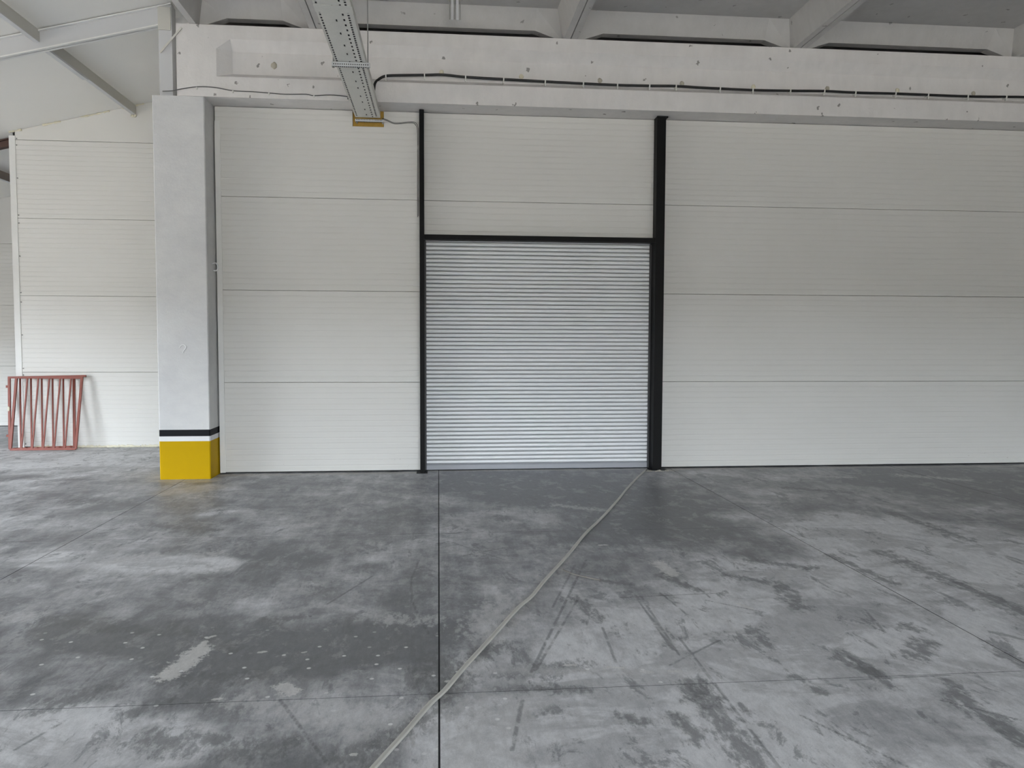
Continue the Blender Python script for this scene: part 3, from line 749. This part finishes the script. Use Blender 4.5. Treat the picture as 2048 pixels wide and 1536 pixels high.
pts = [(325, 182.5), (345, 181.5), (362, 178), (395, 173.5), (430, 175), (466, 181.5), (505, 183.5), (538, 186), (570, 188.5), (612, 188.5), (628, 191.5), (660, 190), (690, 192.5), (697, 194)]
P3 = [onY(x, y, 9.522) for x, y in pts]
thin = empty('thin_cable', (-2.2, 9.52, 4.5))
bm = bm_new(); tube(bm, smooth_path(P3, 4), .0055, 8); keep(obj('sheath', bm, M['greycable'], None, True), thin)
for (x, y) in ((394, 176), (466, 183), (538, 187.5), (628, 192.5), (696, 196)):
    p = onY(x, y, 9.525); bm = bm_new(); box(bm, p.x-.007, p.x+.007, 9.512, 9.531, p.z-.014, p.z+.008); keep(obj('clip', bm, M['greycable'] if x > 690 else M['clip']), thin)
tag(thin, 'thin grey cable strung from the column head toward the cable tray', 'cable')
pts = [(764, 236), (775, 240), (790, 246), (815, 244), (828, 244), (833, 248), (836.5, 258), (837.2, 300), (836.8, 360), (837, 432)]
P3 = [onY(x, y, D-.012) for x, y in pts]
wires = empty('control_wire', (-.4, D, 4.3))
for k, off in enumerate((0, .012)):
    bm = bm_new(); tube(bm, smooth_path([p+Vector((-off*(i > 3), -.002*k, -off)) for i, p in enumerate(P3)], 4), .0035, 6); keep(obj('strand', bm, M['greycable'], None, True), wires)
tag(wires, 'pair of thin grey wires leading from the wall opening down beside the black post', 'wire')

# white bars hanging in the middle ceiling bay
hb = empty('ceiling_bar_pair', (.2, 9.33, 5.5))
for xa in (.168, .228):
    bm = bm_new(); box(bm, xa-.014, xa+.014, 9.325, 9.335, 5.385, 5.66); keep(obj('bar', bm, M['steelwhite']), hb)
for xa in (.138, .198, .258):
    bm = bm_new(); box(bm, xa-.006, xa+.006, 9.326, 9.336, 5.392, 5.66); keep(obj('notched_edge', bm, M['rod']), hb)
tag(hb, 'pair of pale flat bars hanging from the middle ceiling bay', 'bar')

# two rusty-red gate leaves leaning on the recessed wall
def gate(name, bot, top, label, lug=False, over=0.0):
    """bot/top: left and right outer corners as points"""
    bl, brr = bot; tl, tr = top
    r = empty(name, tuple((bl+brr)/2)); nrm = (brr-bl).cross(tl-bl).normalized()
    def piece(nm, p, q, wa, wb):
        bm = bm_new(); bar(bm, p, q, wb, wa, nrm.cross((q-p).normalized())); return keep(obj(nm, bm, M['red']), r)
    piece('bottom_rail', bl, brr, .030, .030)
    piece('top_rail', tl+(tl-tr).normalized()*.015, tr+(tr-tl).normalized()*(.015+over), .030, .030)
    piece('stile', bl, tl, .032, .030); piece('stile', brr, tr, .032, .030)
    for i in range(1, 6):
        a = i/6; piece('bar', bl.lerp(brr, a), tl.lerp(tr, a), .019, .019)
    if lug:
        for (x, y) in ((16, 773.5), (16.5, 871)):
            p = onY(x, y, 12.36); bm = bm_new(); t_ = (p.z-bl.z)/(tl.z-bl.z); e = bl.lerp(tl, t_)
            box(bm, e.x-.045, e.x-.014, e.y-.012, e.y+.012, e.z-.018, e.z+.018); keep(obj('hinge_lug', bm, M['red']), r)
        e = bl.lerp(tl, .56); bm = bm_new(); bmesh.ops.create_icosphere(bm, subdivisions=2, radius=.02)
        for v in bm.verts: v.co = Vector((v.co.x*.9, v.co.y*.6, v.co.z*1.9))
        o = obj('foam_smear', bm, M['foam'], None, True); o.location = e+Vector((-.004, -.016, 0)); keep(o, r)
    return tag(r, label, 'gate')
B0, B1 = onY(21, 899, 12.235), onY(151.5, 898, 12.235); B0.z = B1.z = .0155
gate('gate_leaf', (B0, B1), (onY(33, 755, 12.395), onY(164, 755.5, 12.395)), 'red barred gate leaf in front, slanting right as it leans on the wall')
A0, A1 = onY(20, 897, 12.305), onY(149, 893.5, 12.32); A0.z = .0155; A1.z = .040
gate('gate_leaf', (A0, A1), (onY(18.5, 755, 12.445), onY(148, 752.5, 12.445)), 'red barred gate leaf behind, upright bars, hinge lugs on its left stile', True, .16)

# flat cable lying across the floor
pts = [(1292, 939), (1268, 962), (1252, 980), (1235, 1001), (1205, 1034), (1170, 1068), (1135, 1111), (1090, 1160), (1064, 1192), (1035, 1217), (985, 1273), (930, 1333), (890, 1380), (860, 1408), (808, 1468), (745, 1538), (690, 1605)]
P3 = [onZ(x, y, .006) for x, y in pts]
bm = bm_new()
sec = [(-.0125, 0), (-.011, .0055), (-.0065, .0065), (-.0015, .0045), (.0015, .0045), (.0065, .0065), (.011, .0055), (.0125, 0), (.011, -.005), (-.011, -.005)]
sweep(bm, smooth_path(P3, 5), sec)
o = obj('floor_cable', bm, M['floorcable'], None, True); tag(o, 'flat beige twin cable lying diagonally across the concrete floor', 'cable')
# offcut of wire
pts = [(1126, 1139), (1133, 1143), (1138, 1145), (1150, 1149), (1170, 1154), (1200, 1160)]
bm = bm_new(); tube(bm, smooth_path([onZ(x, y, .005+.01*(i == 5)) for i, (x, y) in enumerate(pts)], 4), .0045, 6)
o = obj('wire_offcut', bm, M['wire'], None, True); tag(o, 'short bent wire offcut lying beside the floor cable', 'wire')
# crumbs of plaster at the foot of the right post
bm = bm_new()
for k, (x, y, sz) in enumerate(((1292, 941, .02), (1296, 941, .03), (1303, 942, .022), (1312, 943, .018), (1318, 942, .035), (1330, 940, .03), (1338, 939, .024), (1345, 939, .014), (1326, 943, .012), (1352, 940, .010))):
    p = onZ(x, y); rnd = random.Random(40+k); b2 = bm_new(); bmesh.ops.create_icosphere(b2, subdivisions=2, radius=sz)
    off = Vector((p.x, min(p.y, PF-.075), 0))
    vs = [bm.verts.new(Vector((v.co.x*rnd.uniform(1, 1.4), v.co.y*rnd.uniform(.6, 1), max(0, v.co.z)*rnd.uniform(.35, .6)))+off) for v in b2.verts]
    b2.verts.index_update()
    for f in b2.faces: bm.faces.new([vs[v.index] for v in f.verts])
    b2.free()
o = obj('plaster_rubble', bm, M['debris']); o['kind'] = 'stuff'
tag(o, 'scatter of grey plaster crumbs at the foot of the right door post', 'rubble')
